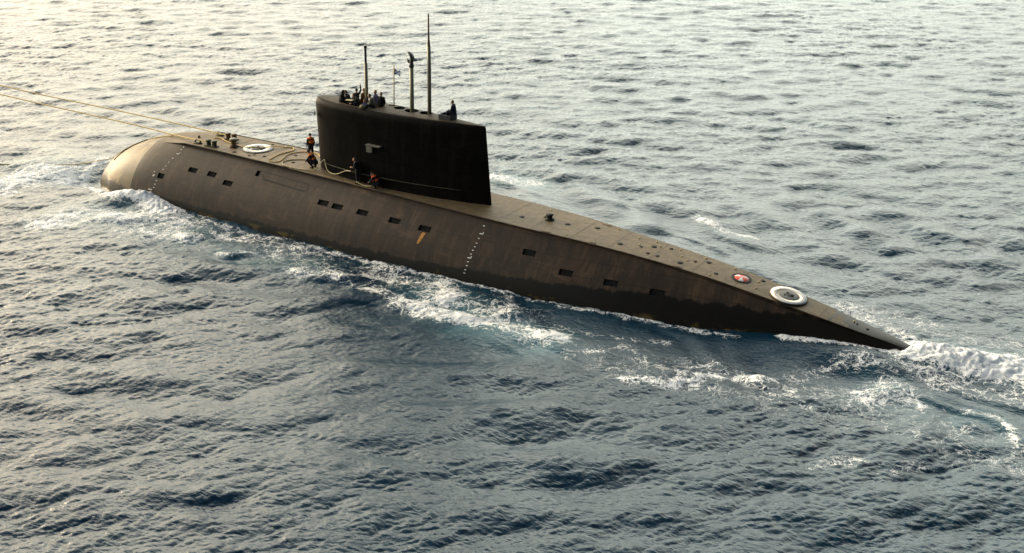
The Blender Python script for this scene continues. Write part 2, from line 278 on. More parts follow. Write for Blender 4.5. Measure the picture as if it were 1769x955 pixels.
def sea_material():
    m, nt, n, l, p = new_mat('sea_water'); b = NB(nt); co = b.coords()
    def attr(nm):
        a = n.new('ShaderNodeAttribute'); a.attribute_name = nm; return a.outputs['Fac']
    F, T = attr('foam'), attr('aerated')
    # foam is a lace of filaments that closes up where the water is most broken
    wv = n.new('ShaderNodeTexNoise'); wv.inputs['Scale'].default_value = 1.1; wv.inputs['Detail'].default_value = 3; l.new(co, wv.inputs['Vector'])
    add = n.new('ShaderNodeVectorMath'); add.operation = 'MULTIPLY_ADD'; l.new(wv.outputs['Color'], add.inputs[0]); add.inputs[1].default_value = (1.4, 1.4, .3); l.new(co, add.inputs[2])
    a1 = b.noise(add.outputs[0], 1.15, 5, .62); a2 = b.noise(add.outputs[0], 4.0, 4, .65)
    r1 = b.math('SUBTRACT', 1.0, b.math('MULTIPLY', b.math('ABSOLUTE', b.math('SUBTRACT', a1, .5)), 11.0), clamp=True)
    r2 = b.math('SUBTRACT', 1.0, b.math('MULTIPLY', b.math('ABSOLUTE', b.math('SUBTRACT', a2, .5)), 7.0), clamp=True)
    a3 = b.noise(co, 14.0, 3, .7)
    pat = b.math('ADD', b.math('MAXIMUM', b.math('MULTIPLY', r1, .80), b.math('MULTIPLY', r2, .62)), b.math('MULTIPLY', b.math('SUBTRACT', a3, .5), .55))
    thr = b.math('SUBTRACT', 1.12, F)
    foam = b.math('MULTIPLY', b.step(b.math('SUBTRACT', pat, thr), -.10, .22), b.step(F, .08, .30))
    # body colour of the water
    patch = b.noise(co, .05, 3, .5)
    body = b.mix(b.step(patch, .35, .65), (.0035, .024, .046), (.005, .031, .054))
    body = b.mix(T, body, (.06, .17, .21))
    col = b.mix(foam, body, (.92, .93, .92))
    l.new(col, p.inputs['Base Color'])
    p.inputs['IOR'].default_value = 1.40
    l.new(b.math('ADD', b.math('MULTIPLY', foam, .65), .06), p.inputs['Roughness'])
    rp1 = b.noise(b.coords(scale=(.55, 1.25, 1), rot=(0, 0, -.42)), 3.0, 4, .60); rp2 = b.noise(b.coords(scale=(.6, 1.3, 1), rot=(0, 0, -.5)), 7.0, 3, .6)
    bm = b.bump(rp1, 1.0, .068); bm = b.bump(rp2, 1.0, .030, bm)
    bm2 = b.bump(a2, 1.0, .028, bm)
    mx = n.new('ShaderNodeMix'); mx.data_type = 'VECTOR'; l.new(foam, mx.inputs[0]); l.new(bm, mx.inputs[4]); l.new(bm2, mx.inputs[5]); l.new(mx.outputs[1], p.inputs['Normal'])
    return m
sea_me = build_sea(); sea_me.materials.append(sea_material())
sea = bpy.data.objects.new('sea', sea_me); C.objects.link(sea); sea['kind'] = 'structure'
_S =[-14.9,-14.8,-14.5,-13.75,-12.5,-10.7,-9.5,-7.7,-5,-1,2,8,14,20,23,26,29,32,35,38,41,44,47,49,52]
_ZD=[-1.1,-0.1, 0.5, 1.25, 2.05, 2.85,3.25,3.6,3.76,3.79,3.79,3.70,3.58,3.47,3.40,3.31,3.15,2.93,2.65,2.25,1.76,1.22,.62,-.25,-1.0]
_HW=[.02,.3,.6,.9,1.2,1.5,1.6,1.7,1.78,1.9,2.0,2.0,2.05,2.12,2.08,1.90,1.66,1.46,1.32,1.20,.96,.68,.32,.2,.15]
_SB=[-14.9,-14.8,-14.5,-13.75,-12.4,-11,-9,-7,-4,2,10,16,20,24,28,32,36,39,42,45,48,52]
_B =[.03,1.1,1.95,2.85,3.75,4.45,4.7,4.8,4.85,4.85,4.85,4.75,4.6,4.4,4.1,3.6,2.9,2.25,1.55,.95,.5,.3]
ZC=-1.1
def smooth_tab(xs,ys,x):
    # monotone cubic (Fritsch-Carlson)
    xs=np.array(xs,float);ys=np.array(ys,float);h=np.diff(xs);d=np.diff(ys)/h
    m=np.zeros(len(xs));m[0]=d[0];m[-1]=d[-1]
    for i in range(1,len(xs)-1):
        m[i]=0 if d[i-1]*d[i]<=0 else 3*(h[i-1]+h[i])/((2*h[i]+h[i-1])/d[i-1]+(h[i]+2*h[i-1])/d[i])
    x=np.asarray(x,float); i=np.clip(np.searchsorted(xs,x)-1,0,len(h)-1); t=np.clip((x-xs[i])/h[i],0,1)
    return ys[i]*(1+2*t)*(1-t)**2+m[i]*h[i]*t*(1-t)**2+ys[i+1]*t*t*(3-2*t)+m[i+1]*h[i]*t*t*(t-1)
zd=lambda s:float(smooth_tab(_S,_ZD,s)); hw=lambda s:float(smooth_tab(_S,_HW,s)); bb=lambda s:float(smooth_tab(_SB,_B,s))
def section(s,na=44,nd=8):
    """port half section, from the centreline over the deck and down the side: list of (y>=0, z)"""
    z0,w,B=zd(s),hw(s),bb(s)
    # ellipse: half breadth B, half height Rz about ZC; ahead of the casing the ellipse tops out at the deck
    f=np.clip((s+9.5)/4.5,0,1); f=f*f*(3-2*f)           # 0 bare bow, 1 flat casing deck
    Rz=(1-f)*max(z0-ZC,.05)+f*min(B,z0-ZC+.12)
    ell=lambda y: ZC+Rz*np.sqrt(max(0,1-min(1,y/B)**2))
    w=min(w,.8*B) if s<-9 else w
    ze=(1-f)*ell(w)+f*z0
    pts=[]
    for i in range(nd+1):
        y=w*i/nd; pts.append((y,(1-f)*ell(y)+f*(z0+.03*(1-(y/w)**2))))
    g=np.clip((s+7.5)/2.5,0,1)*np.clip((46-s)/4,0,1)
    pts+=[(w+.03*g+.002,ze-.03*g-.002),(w-.07*g+.004,ze-.06*g-.004),(w-.07*g+.006,ze-.16*g-.006),(w+.05*g+.008,ze-.20*g-.008)]
    P=np.array([(w+.05*g+.008)/B,(ze-.20*g-.008-ZC)/Rz]); r=np.hypot(*P); a0=np.arctan2(P[1],P[0])
    a=a0-(np.arccos(1/r) if r>1.0001 else 0)
    q=np.array([B*np.cos(a),ZC+Rz*np.sin(a)]); p0=np.array(pts[-1])
    if r>1.0001:
        for i in range(1,7): pts.append(tuple(p0+(q-p0)*i/6))
    else:
        for i in range(1,7):
            aa=a0-.02*i; a=aa; pts.append((B*np.cos(aa),ZC+Rz*np.sin(aa)))
    Rb=5.0 if s<20 else B+.1
    Rb=min(Rb,max(B*1.05,.05))
    for i in range(1,na+1):
        aa=a+(-np.pi/2-a)*i/na
        y=B*np.cos(aa); z=ZC+(Rz if aa>0 else Rb)*np.sin(aa)
        pts.append((max(y,0),z))
    return pts
# ------------------------------------------------------------------ mesh helpers
def link_mesh(name, bm, mat, parent=None, smooth=True, label=None):
    bmesh.ops.recalc_face_normals(bm, faces=bm.faces)
    me = bpy.data.meshes.new(name); bm.to_mesh(me); bm.free()
    if smooth: me.polygons.foreach_set('use_smooth', np.ones(len(me.polygons), bool))
    me.materials.append(MAT[mat] if isinstance(mat, str) else mat)
    o = bpy.data.objects.new(name, me); C.objects.link(o)
    if parent is not None: o.parent = parent; o.matrix_parent_inverse = Matrix.Translation(-world_loc(parent))
    if label: o['label'] = label
    return o
def world_loc(o):
    v = Vector(o.location)
    return v if o.parent is None or o.type == 'MESH' else v
def tag(o, label, cat, group=None, kind=None):
    o['label'] = label; o['category'] = cat
    if group: o['group'] = group
    if kind: o['kind'] = kind
    return o
def empty(name, loc, label, cat, group=None):
    o = bpy.data.objects.new(name, None); C.objects.link(o); o.location = loc; return tag(o, label, cat, group)
def flat_shade(o, ang=35):
    me = o.data; bm = bmesh.new(); bm.from_mesh(me)
    for e in bm.edges:
        if len(e.link_faces) == 2 and e.calc_face_angle(0) > math.radians(ang): e.smooth = False
    bm.to_mesh(me); bm.free(); return o
def frame(d):
    d = Vector(d).normalized(); a = Vector((0, 0, 1)) if abs(d.z) < .9 else Vector((1, 0, 0)); u = d.cross(a).normalized(); return u, d.cross(u)
def tube(bm, pts, rad, seg=8, cap=True):
    """one swept tube through pts; rad a number or one per point"""
    pts = [Vector(p) for p in pts]; n = len(pts); rad = [rad] * n if not hasattr(rad, '__len__') else rad
    rings = []; u = None
    for i, p in enumerate(pts):
        d = (pts[min(i + 1, n - 1)] - pts[max(i - 1, 0)]).normalized()
        if u is None: u, _ = frame(d)
        u = (u - d * u.dot(d)).normalized(); v = d.cross(u)
        rings.append([bm.verts.new(p + (u * math.cos(a) + v * math.sin(a)) * rad[i]) for a in [2 * math.pi * k / seg for k in range(seg)]])
    for r0, r1 in zip(rings, rings[1:]):
        for k in range(seg): bm.faces.new((r0[k], r0[(k + 1) % seg], r1[(k + 1) % seg], r1[k]))
    if cap: bm.faces.new(rings[0][::-1]); bm.faces.new(rings[-1])
    return bm
def lathe(bm, prof, base, axis=(0, 0, 1), seg=24, sx=1, sy=1):
    """solid of revolution: prof = (radius, height)"""
    base = Vector(base); q = Vector((0, 0, 1)).rotation_difference(Vector(axis).normalized())
    rings = [[bm.verts.new(base + q @ Vector((r * sx * math.cos(a), r * sy * math.sin(a), h))) for a in [2 * math.pi * k / seg for k in range(seg)]] for r, h in prof]
    for r0, r1 in zip(rings, rings[1:]):
        for k in range(seg): bm.faces.new((r0[k], r0[(k + 1) % seg], r1[(k + 1) % seg], r1[k]))
    bm.faces.new(rings[0][::-1]); bm.faces.new(rings[-1]); return bm
def box(bm, c, size, rot=None, bev=0.0):
    r = bmesh.ops.create_cube(bm, size=1); vs_ = r['verts']
    for v in vs_: v.co = Vector((v.co.x * size[0], v.co.y * size[1], v.co.z * size[2]))
    if bev: 
        es = list({e for v in vs_ for e in v.link_edges}); g = bmesh.ops.bevel(bm, geom=es, offset=bev, segments=2, affect='EDGES'); vs_ = list({v for f in g['faces'] for v in f.verts} | {v for v in vs_ if v.is_valid})
    M = (rot.to_4x4() if rot is not None else Matrix.Identity(4)); M.translation = Vector(c)
    for v in vs_: v.co = M @ v.co
    return bm
def spline(pts, n=8):
    P = [Vector(p) for p in pts]; out = []
    for i in range(len(P) - 1):
        a, b_, c_, d = P[max(i - 1, 0)], P[i], P[i + 1], P[min(i + 2, len(P) - 1)]
        for k in range(n):
            t = k / n; out.append(.5 * ((2 * b_) + (c_ - a) * t + (2 * a - 5 * b_ + 4 * c_ - d) * t * t + (3 * b_ - a - 3 * c_ + d) * t ** 3))
    out.append(P[-1]); return out
def cut(o, cutter_bm):
    me = bpy.data.meshes.new('tmp'); bmesh.ops.recalc_face_normals(cutter_bm, faces=cutter_bm.faces); cutter_bm.to_mesh(me); cutter_bm.free(); me.materials.append(MAT['black'])
    k = bpy.data.objects.new('tmp', me); C.objects.link(k)
    m = o.modifiers.new('cut', 'BOOLEAN'); m.object = k; m.operation = 'DIFFERENCE'; m.solver = 'EXACT'; m.material_mode = 'TRANSFER' if hasattr(m, 'material_mode') else m.material_mode
    dg = bpy.context.evaluated_depsgraph_get(); new = bpy.data.meshes.new_from_object(o.evaluated_get(dg)); o.modifiers.clear(); o.data = new
    bpy.data.objects.remove(k); bpy.data.meshes.remove(me)

# ------------------------------------------------------------------ the submarine
sub = empty('submarine', (0, 0, 0), 'long black diesel submarine running surfaced with its sail, masts and worn brown grey casing', 'submarine')
SEC = {}
def sec(s):
    k = round(s, 4)
    if k not in SEC: SEC[k] = np.array(section(s))
    return SEC[k]
def deck_z(s, y=0): p = sec(s); return float(np.interp(abs(y), p[:9, 0], p[:9, 1]))
def side_pt(s, z, sgn=-1):
    p = sec(s)[9:]; o = np.argsort(p[:, 1]); return Vector((s, sgn * float(np.interp(z, p[o, 1], p[o, 0])), z))
def side_nrm(s, z, sgn=-1):
    a, b_ = side_pt(s, z + .05, sgn), side_pt(s, z - .05, sgn); c_, d = side_pt(s + .1, z, sgn), side_pt(s - .1, z, sgn)
    n = (a - b_).cross(c_ - d).normalized(); return n if n.y * sgn > 0 else -n
def loft(stations, name, mat, cap0=False, cap1=False):
    bm = bmesh.new(); rows = []
    for s in stations:
        p = sec(s); full = [(-y, z) for y, z in p[::-1]] + [(y, z) for y, z in p[1:]]
        rows.append([bm.verts.new((s, y, z)) for y, z in full[1:-1]])
    for r0, r1 in zip(rows, rows[1:]):
        n = len(r0)
        for i in range(n): bm.faces.new((r0[i], r0[(i + 1) % n], r1[(i + 1) % n], r1[i]))
    if cap0: bm.faces.new(rows[0][::-1])
    if cap1: bm.faces.new(rows[-1])
    return link_mesh(name, bm, mat, sub)
DOME = -8.6
st_bow = np.concatenate([-14.89 + (np.linspace(0, 1, 60) ** 1.8) * (DOME + 14.89)])
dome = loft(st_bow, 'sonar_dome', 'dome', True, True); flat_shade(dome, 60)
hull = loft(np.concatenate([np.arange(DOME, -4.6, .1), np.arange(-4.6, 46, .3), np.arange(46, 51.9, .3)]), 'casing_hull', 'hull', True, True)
SLOTS = [(-5.88, 1.76, .62), (-3.28, 2.5, .80), (-1.46, 2.52, .80), (.26, 2.26, .84), (8.68, 2.42, .86), (9.87, 2.4, .86), (11.95, 2.4, .86), (14.53, 2.36, .86), (16.89, 2.30, .90), (24.4, 2.2, .84), (27.14, 1.60, .88), (30.0, 1.50, .88), (32.84, 1.40, .92)]
def side_rot(s, z, sgn):
    n = side_nrm(s, z, sgn); t = (side_pt(s + .2, z, sgn) - side_pt(s - .2, z, sgn)).normalized(); u = n.cross(t).normalized()
    return Matrix((t, u, n)).transposed()
cb = bmesh.new()
for s, z, L in SLOTS:
    for sgn in (-1, 1): box(cb, side_pt(s, z, sgn), (L, .40, .30), side_rot(s, z, sgn))
PL = [(2.46, 3.26), (6.85, 3.13), (6.85, 2.76), (2.95, 2.90), (2.85, 3.05), (2.46, 3.09)]      # folded bow plane: recess that the plane swings out of
for sgn in (-1, 1): box(cb, side_pt(2.30, 3.10, sgn), (.34, .44, .34), side_rot(2.3, 3.1, sgn))
cut(hull, cb); flat_shade(hull, 30)
for s, z, L in SLOTS:
    for sgn in (-1, 1):
        bm = bmesh.new(); R = side_rot(s, z, sgn); c_ = side_pt(s, z, sgn); 
        for k in (-1.5, -.5, .5, 1.5): box(bm, c_ + R @ Vector((0, k * .105, -.10)), (L - .02, .03, .05), R)
        for k in (-1, 0, 1): box(bm, c_ + R @ Vector((k * L * .27, 0, -.10)), (.02, .38, .03), R)
        link_mesh('limber_grille', bm, 'grille', sub, False)
# groove outlining the folded bow plane, and its hinge end
def side_strip(pts, w, depth, name, mat, sgn=-1, parent=None, closed=False, lift=.004):
    """thin strip lying on the hull side along (s, z) points"""
    bm = bmesh.new(); q = []
    pp = pts + [pts[0]] if closed else pts
    for (s0, z0), (s1, z1) in zip(pp, pp[1:]):
        n = max(1, int(math.hypot(s1 - s0, z1 - z0) / .15))
        for k in range(n + (1 if (s1, z1) == pp[-1] else 0)): q.append((s0 + (s1 - s0) * k / n, z0 + (z1 - z0) * k / n))
    L, Rr = [], []
    for i, (s, z) in enumerate(q):
        a = side_pt(*q[max(i - 1, 0)], sgn); b_ = side_pt(*q[min(i + 1, len(q) - 1)], sgn); n = side_nrm(s, z, sgn); t = (b_ - a).normalized(); u = n.cross(t)
        c_ = side_pt(s, z, sgn) + n * lift; L.append([bm.verts.new(c_ + u * w / 2), bm.verts.new(c_ - u * w / 2), bm.verts.new(c_ - u * w / 2 - n * depth), bm.verts.new(c_ + u * w / 2 - n * depth)])
    for r0, r1 in zip(L, L[1:]):
        for k in range(4): bm.faces.new((r0[k], r0[(k + 1) % 4], r1[(k + 1) % 4], r1[k]))
    bm.faces.new(L[0]); bm.faces.new(L[-1][::-1])
    return link_mesh(name, bm, mat, parent or sub, False)
for sgn in (-1, 1):
    side_strip(PL, .06, .02, 'bow_plane_seam', 'black', sgn, closed=True)
    side_strip([(3.05, 2.87), (6.80, 2.735)], .09, .02, 'bow_plane_edge', 'black', sgn)
# faint fore-and-aft bead where the side plating laps
side_strip([(-2, 1.15), (6, 1.05), (14, 1.0), (20, .98), (26, .9)], .05, .03, 'side_bead', 'hull')
# ---- draught marks (the figures and ticks up the side)
def marks(col, s_off, name):
    for s, z, k in col:
        R = side_rot(s, z, -1); c_ = side_pt(s, z, -1) + side_nrm(s, z, -1) * .006
        P = {0: [((0, 0, 0), (.12, .05, .012))], 1: [((.05, 0, 0), (.24, .055, .012)), ((.165, .087, 0), (.05, .115, .012))], 2: [((0, 0, 0), (.34, .06, .012))], 3: [((0, 0, 0), (.07, .15, .012)), ((.10, .02, 0), (.05, .12, .012))]}[k]
        for off, size in P:
            bm = bmesh.new(); box(bm, c_ + R @ Vector(off), size, R); link_mesh(name, bm, 'white', sub, False)
marks([(20.78, 3.02, 0), (20.78, 2.62, 1), (20.80, 2.38, 0), (20.80, 2.14, 0), (20.78, 1.95, 0), (20.74, 1.76, 0), (20.70, 1.55, 0), (20.62, 1.34, 1), (20.66, 1.12, 0), (20.65, .9, 0), (20.62, .66, 0), (20.60, .46, 0)], 0, 'draught_mark')
marks([(-5.41, 3.50, 0), (-5.45, 3.34, 0), (-5.54, 3.10, 1), (-5.67, 2.84, 0), (-5.76, 2.60, 0), (-5.85, 2.36, 0), (-5.92, 2.14, 0), (-6.62, 1.90, 0), (-6.60, 1.68, 3), (-6.12, 1.42, 0), (-6.16, 1.18, 0), (-6.20, .96, 0), (-6.5, .78, 2)], 0, 'draught_mark')
bm = bmesh.new()
for k in range(9):
    t = k / 8; s = 16.97 - .16 * t; z = 2.07 - .55 * t; box(bm, side_pt(s, z) + side_nrm(s, z) * .004, (.26 - .10 * t * t + .03 * math.sin(k * 2.3), .085, .012), side_rot(s, z, -1))
link_mesh('primer_streak', bm, 'orange_rust', sub, False)
# ---- deck fittings
def deck_disc(name, s, y, r, h, mat, rimr=None, parent=sub, seg=16):
    bm = bmesh.new(); z = deck_z(s, y); sl = (deck_z(s + .2, 0) - deck_z(s - .2, 0)) / .4; lathe(bm, [(r, -.03), (r, h * .7), (r * .85, h)], (s, y, z), (-sl, 0, 1), seg); return link_mesh(name, bm, mat, parent)
SPOTS = [(22.46, -.63, .16), (25.4, .01, .17), (27.15, .64, .17), (29.39, -.66, .17), (31.17, .34, .17), (32.1, .8, .12), (31.32, -.8, .12), (31.92, -.77, .13), (33.37, -.68, .17), (34.65, .56, .15), (35.6, -.55, .13), (38.02, .73, .14), (34.0, .1, .10), (30.6, -.2, .09), (43.9, .1, .07), (44.53, 0, .09),
         (1.55, -1.05, .12), (3.2, .35, .13), (4.1, -.95, .13), (-.9, -1.45, .15), (.55, -1.5, .11), (.75, -1.2, .10), (.1, 1.45, .10), (-2.2, .25, .12), (5.2, 1.3, .1)]
for s, y, r in SPOTS: deck_disc('deck_vent', s, y, r, .035, 'black')
for s, y in ((23.3, 1.6), (28.3, 1.35), (29.9, .9), (31.45, .62), (32.6, 1.05), (33.1, .2), (34.3, 1.0), (36.2, .95), (35.4, -1.0), (37.9, .35), (38.1, -.55), (31.0, 1.1), (26.2, -1.55), (43.69, .20), (30.4, -.05), (33.6, -.1)):
    deck_disc('tie_down_fitting', s, y, .055, .05, 'yellow', seg=10)
for s, y, L in ((27.3, 1.55, .7), (24.9, -1.85, .6), (33.4, -1.25, .55), (28.0, -1.55, .4)):      # rust brown inspection plates at the deck edge
    bm = bmesh.new(); box(bm, (s, y, deck_z(s, y) + .012), (L, .16, .03), None, .006); link_mesh('deck_edge_plate', bm, 'rusty', sub, False)
# welded seams across the casing deck
for s in (-1.9, 1.6, 4.9, 21.6, 23.9, 26.6, 29.1, 31.7, 34.4, 37.0, 42.0):
    bm = bmesh.new(); w = sec(s)[8][0] - .03; tube(bm, [(s, y, deck_z(s, y) + .002) for y in np.linspace(-w, w, 9)], .007, 5); link_mesh('deck_seam', bm, 'olive', sub)
# recessed capstan lump aft of the sail
bm = bmesh.new(); z = deck_z(24.1); lathe(bm, [(.30, -.02), (.30, .05), (.20, .08), (.16, .22), (.24, .30), (.24, .36), (.05, .38)], (24.1, 0, z)); cp = link_mesh('aft_capstan', bm, 'black', sub)
bm = bmesh.new(); lathe(bm, [(.22, -.02), (.22, .10), (.05, .12)], (23.75, .35, deck_z(23.75, .35))); link_mesh('capstan_cover', bm, 'olive', cp)
# ---- rescue seats: white rings round the escape hatches
def annulus(bm, c, n, r0, r1, h, seg=64, rows=4):
    q = Vector((0, 0, 1)).rotation_difference(Vector(n).normalized()); c = Vector(c); P = [(r0, 0), (r0, h), (r1, h), (r1, 0)]
    rings = [[bm.verts.new(c + q @ Vector((r * math.cos(a), r * math.sin(a), hh))) for a in [2 * math.pi * k / seg for k in range(seg)]] for r, hh in P]
    for i in range(4):
        for k in range(seg): bm.faces.new((rings[i][k], rings[i][(k + 1) % seg], rings[(i + 1) % 4][(k + 1) % seg], rings[(i + 1) % 4][k]))
def rescue_seat(s, zc, n, fwd):
    bm = bmesh.new(); lathe(bm, [(1.10, -.75 if not fwd else -.05), (1.10, 0.0), (1.02, .03)], (s, 0, zc), n, 48); base = link_mesh('rescue_seat', bm, 'hull', sub); flat_shade(base, 40)
    nn = Vector(n).normalized(); c_ = Vector((s, 0, zc)) + nn * .03
    bm = bmesh.new(); annulus(bm, c_, n, (.62 if not fwd else .56), 1.05, .012); link_mesh('white_ring', bm, 'white', base)
    if not fwd:
        bm = bmesh.new(); annulus(bm, c_ + nn * .004, n, .80, .83, .012); annulus(bm, c_ + nn * .004, n, .585, .615, .012); link_mesh('yellow_ring', bm, 'yellow', base)
    bm = bmesh.new(); lathe(bm, [(.56, 0), (.56, .02), (.50, .035)] if not fwd else [(.54, 0), (.54, .02), (.3, .05)], c_, n, 40); hb = link_mesh('escape_hatch', bm, 'hatchgrey', base)
    bm = bmesh.new()
    for a in ((.0, .18, .09), (2.2, .3, .07), (4.0, .28, .06), (5.1, .12, .05)):
        lathe(bm, [(a[2], 0), (a[2], .05), (a[2] * .5, .09)], c_ + Vector((math.cos(a[0]) * a[1], math.sin(a[0]) * a[1], .01)), n, 12)
    tube(bm, [c_ + Vector((-.3, -.05, .05)), c_ + Vector((0, .05, .09)), c_ + Vector((.3, .02, .05))], .025)
    link_mesh('hatch_lugs', bm, 'black', hb)
sl2 = (deck_z(40.6) - deck_z(39.2)) / 1.4
rescue_seat(39.87, 2.03, (-sl2 * .9, 0, 1), False); rescue_seat(0.0, deck_z(0) + .01, (0, 0, 1), True)
# ---- red and white rescue buoy in its well
sl3 = (deck_z(37.4) - deck_z(36.6)) / .8; nb3 = Vector((-sl3, 0, 1)).normalized(); cb3 = Vector((36.97, 0, deck_z(36.97))) + nb3 * .01
bm = bmesh.new(); annulus(bm, cb3 - nb3 * .02, nb3, .46, .58, .05, 40); lathe(bm, [(.46, -.01), (.46, .012)], cb3, nb3, 40); bw = link_mesh('buoy_well', bm, 'black', sub, False)
bm = bmesh.new(); wt = bmesh.new(); q3 = Vector((0, 0, 1)).rotation_difference(nb3)
for k in range(48):      # shallow dome in segments: red, with three white wedges
    a0, a1 = 2 * math.pi * k / 48 + .4, 2 * math.pi * (k + 1) / 48 + .4; tgt = wt if (k % 16) < 6 else bm
    for (r0, h0), (r1, h1) in (((.42, .02), (.30, .07)), ((.30, .07), (.15, .095)), ((.15, .095), (.0, .10))):
        P = [(r0, h0, a0), (r0, h0, a1), (r1, h1, a1), (r1, h1, a0)]
        if r1 == 0: P = P[:3]
        tgt.faces.new([tgt.verts.new(cb3 + q3 @ Vector((r * math.cos(a), r * math.sin(a), h))) for r, h, a in P])
by = link_mesh('rescue_buoy', bm, 'red', sub, False); link_mesh('white_wedges', wt, 'white', by, False)
# ---- bow deck: bollards, capstan, fairleads
def bollard_pair(s0, y0, s1, y1, mat):
    bm = bmesh.new(); z = deck_z((s0 + s1) / 2, y0); mid = Vector(((s0 + s1) / 2, (y0 + y1) / 2, z + .03)); ang = math.atan2(y1 - y0, s1 - s0)
    box(bm, mid, (math.hypot(s1 - s0, y1 - y0) + .5, .46, .07), Matrix.Rotation(ang, 3, 'Z'), .015); b0 = link_mesh('bollard', bm, 'olive', sub, False)
    for s, y in ((s0, y0), (s1, y1)):
        bm = bmesh.new(); lathe(bm, [(.20, .05), (.17, .10), (.16, .32), (.21, .37), (.21, .43), (.17, .46)], (s, y, z), seg=20); link_mesh('bollard_post', bm, mat, b0)
bollard_pair(-3.46, -1.33, -2.92, -1.31, 'olive'); bollard_pair(-3.45, .66, -2.93, .74, 'rusty')
bm = bmesh.new(); z = deck_z(-1.72); lathe(bm, [(.30, -.01), (.30, .10), (.20, .20), (.19, .38), (.26, .50), (.28, .56)], (-1.72, -.62, z)); cap = link_mesh('mooring_capstan', bm, 'rusty', sub)
bm = bmesh.new(); lathe(bm, [(.27, .56), (.26, .62), (.20, .65)], (-1.72, -.62, z)); link_mesh('capstan_head', bm, 'steel', cap)
def fairlead(s, y, ang):
    z = deck_z(s, y); bm = bmesh.new(); R = Matrix.Rotation(ang, 3, 'Z'); box(bm, Vector((s, y, z + .03)), (.62, .26, .08), R, .01)
    for k in (-1, 1): tube(bm, [Vector((s, y, z + .05)) + R @ Vector((k * .22, 0, 0)), Vector((s, y, z + .22)) + R @ Vector((k * .22, 0, 0)), Vector((s, y, z + .26)) + R @ Vector((k * .10, 0, 0))], [.07, .06, .04])
    link_mesh('fairlead', bm, 'olive', sub)
fairlead(-4.55, -1.30, .1); fairlead(-4.66, 1.04, 0); deck_disc('towing_eye', -5.57, -.17, .09, .16, 'rusty')
bm = bmesh.new()
for y in (-1.7, 1.72):
    tube(bm, [(-7.0, y * .97, deck_z(-7, 1.66) - .03)] + [(s, math.copysign(sec(s)[8][0] + .01, y), sec(s)[8][1] + .01) for s in np.arange(-5.5, 5.0, .5)], .035, 6)
link_mesh('deck_edge_rail', bm, 'olive', sub)
# ---- the sail
_T = [0, .008, .025, .06, .12, .2, .3, .4, .55, .7, .85, .95, 1]; _WT = [.03, .30, .56, .84, 1.10, 1.29, 1.40, 1.42, 1.32, 1.06, .64, .29, .07]
def sail_w(t): return float(smooth_tab(_T, _WT, t))
ZT = 8.62
def sail_ring(v, n=60):
    """outline of the sail at height parameter v (0 foot .. 1 shoulder)"""
    z = 3.2 + (8.15 - 3.2) * v; x0 = 5.95 - .25 * v; x1 = 19.78 - .50 * (z - 3.4) / 5.2; k = 1.04 - .10 * v + .12 * max(0, .08 - v) / .08
    T = (1 - np.cos(np.linspace(0, math.pi, n))) / 2
    port = [(x0 + (x1 - x0) * t, -sail_w(t) * k, z) for t in T]; return port + [(x, -y, z) for x, y, z in port[::-1]]
bm = bmesh.new(); rows = []
for v in (0, .03, .08, .2, .35, .5, .65, .8, .92, 1): rows.append([bm.verts.new(p) for p in sail_ring(v)])
base = sail_ring(1); cx_, xr0, xr1 = 12.4, 5.7, 19.32
for a in np.linspace(.16, 1, 9):     # rounded shoulder up to the crown
    sh = 1 - math.cos(a * math.pi / 2); dz = math.sin(a * math.pi / 2)
    r = []
    for x, y, z in base:
        w = abs(y) + 1e-6; yy = math.copysign(max(w - .42 * sh, w * (1 - .42 * sh)), y); xx = x + (.32 * sh if x < 6.6 else 0) * (1 - min(1, (x - xr0) / .9)) - .10 * sh * max(0, (x - 18.6) / .7)
        r.append(bm.verts.new((xx, yy, z + .47 * dz)))
    rows.append(r)
for r0, r1 in zip(rows, rows[1:]):
    n = len(r0)
    for i in range(n): bm.faces.new((r0[i], r0[(i + 1) % n], r1[(i + 1) % n], r1[i]))
top = rows[-1]; n = len(top); h = n // 2
mid = [bm.verts.new(((top[i].co.x + top[n - 1 - i].co.x) / 2, 0, top[i].co.z + .05 * min(1, abs(top[i].co.y) * 2))) for i in range(1, h - 1)]
mm = [top[0]] + mid + [top[h - 1]]
for i in range(h - 1):
    A_, B_ = top[i], top[i + 1]; A2, B2 = top[n - 1 - i], top[n - 2 - i]
    for q in ((A_, B_, mm[i + 1], mm[i]), (A2, mm[i], mm[i + 1], B2)):
        q2 = []
        for v in q:
            if v not in q2: q2.append(v)
        if len(q2) >= 3: bm.faces.new(q2)
if top[0] is not top[n - 1]: bm.faces.new([top[0], top[n - 1], mm[1]]) if False else None
bm.faces.new(rows[0])
bmesh.ops.holes_fill(bm, edges=[e for e in bm.edges if e.is_boundary], sides=8)
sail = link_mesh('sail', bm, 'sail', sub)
cb = bmesh.new()
# cockpit well, mast wells
lathe(cb, [(1, -.95), (1, .6)], (9.55, -.02, ZT), seg=48, sx=1.75, sy=.80)
WELLS = [(12.38, .36, .42, .36), (13.42, .26, .50, .46), (14.50, .36, .46, .40)]
for x, y, a, b2 in WELLS: lathe(cb, [(1, -1.0), (1, .6)], (x, y, ZT), seg=32, sx=a, sy=b2)
box(cb, (11.55, .62, ZT), (.5, .26, 1.0)); box(cb, (16.35, .12, ZT), (.80, .62, .9))
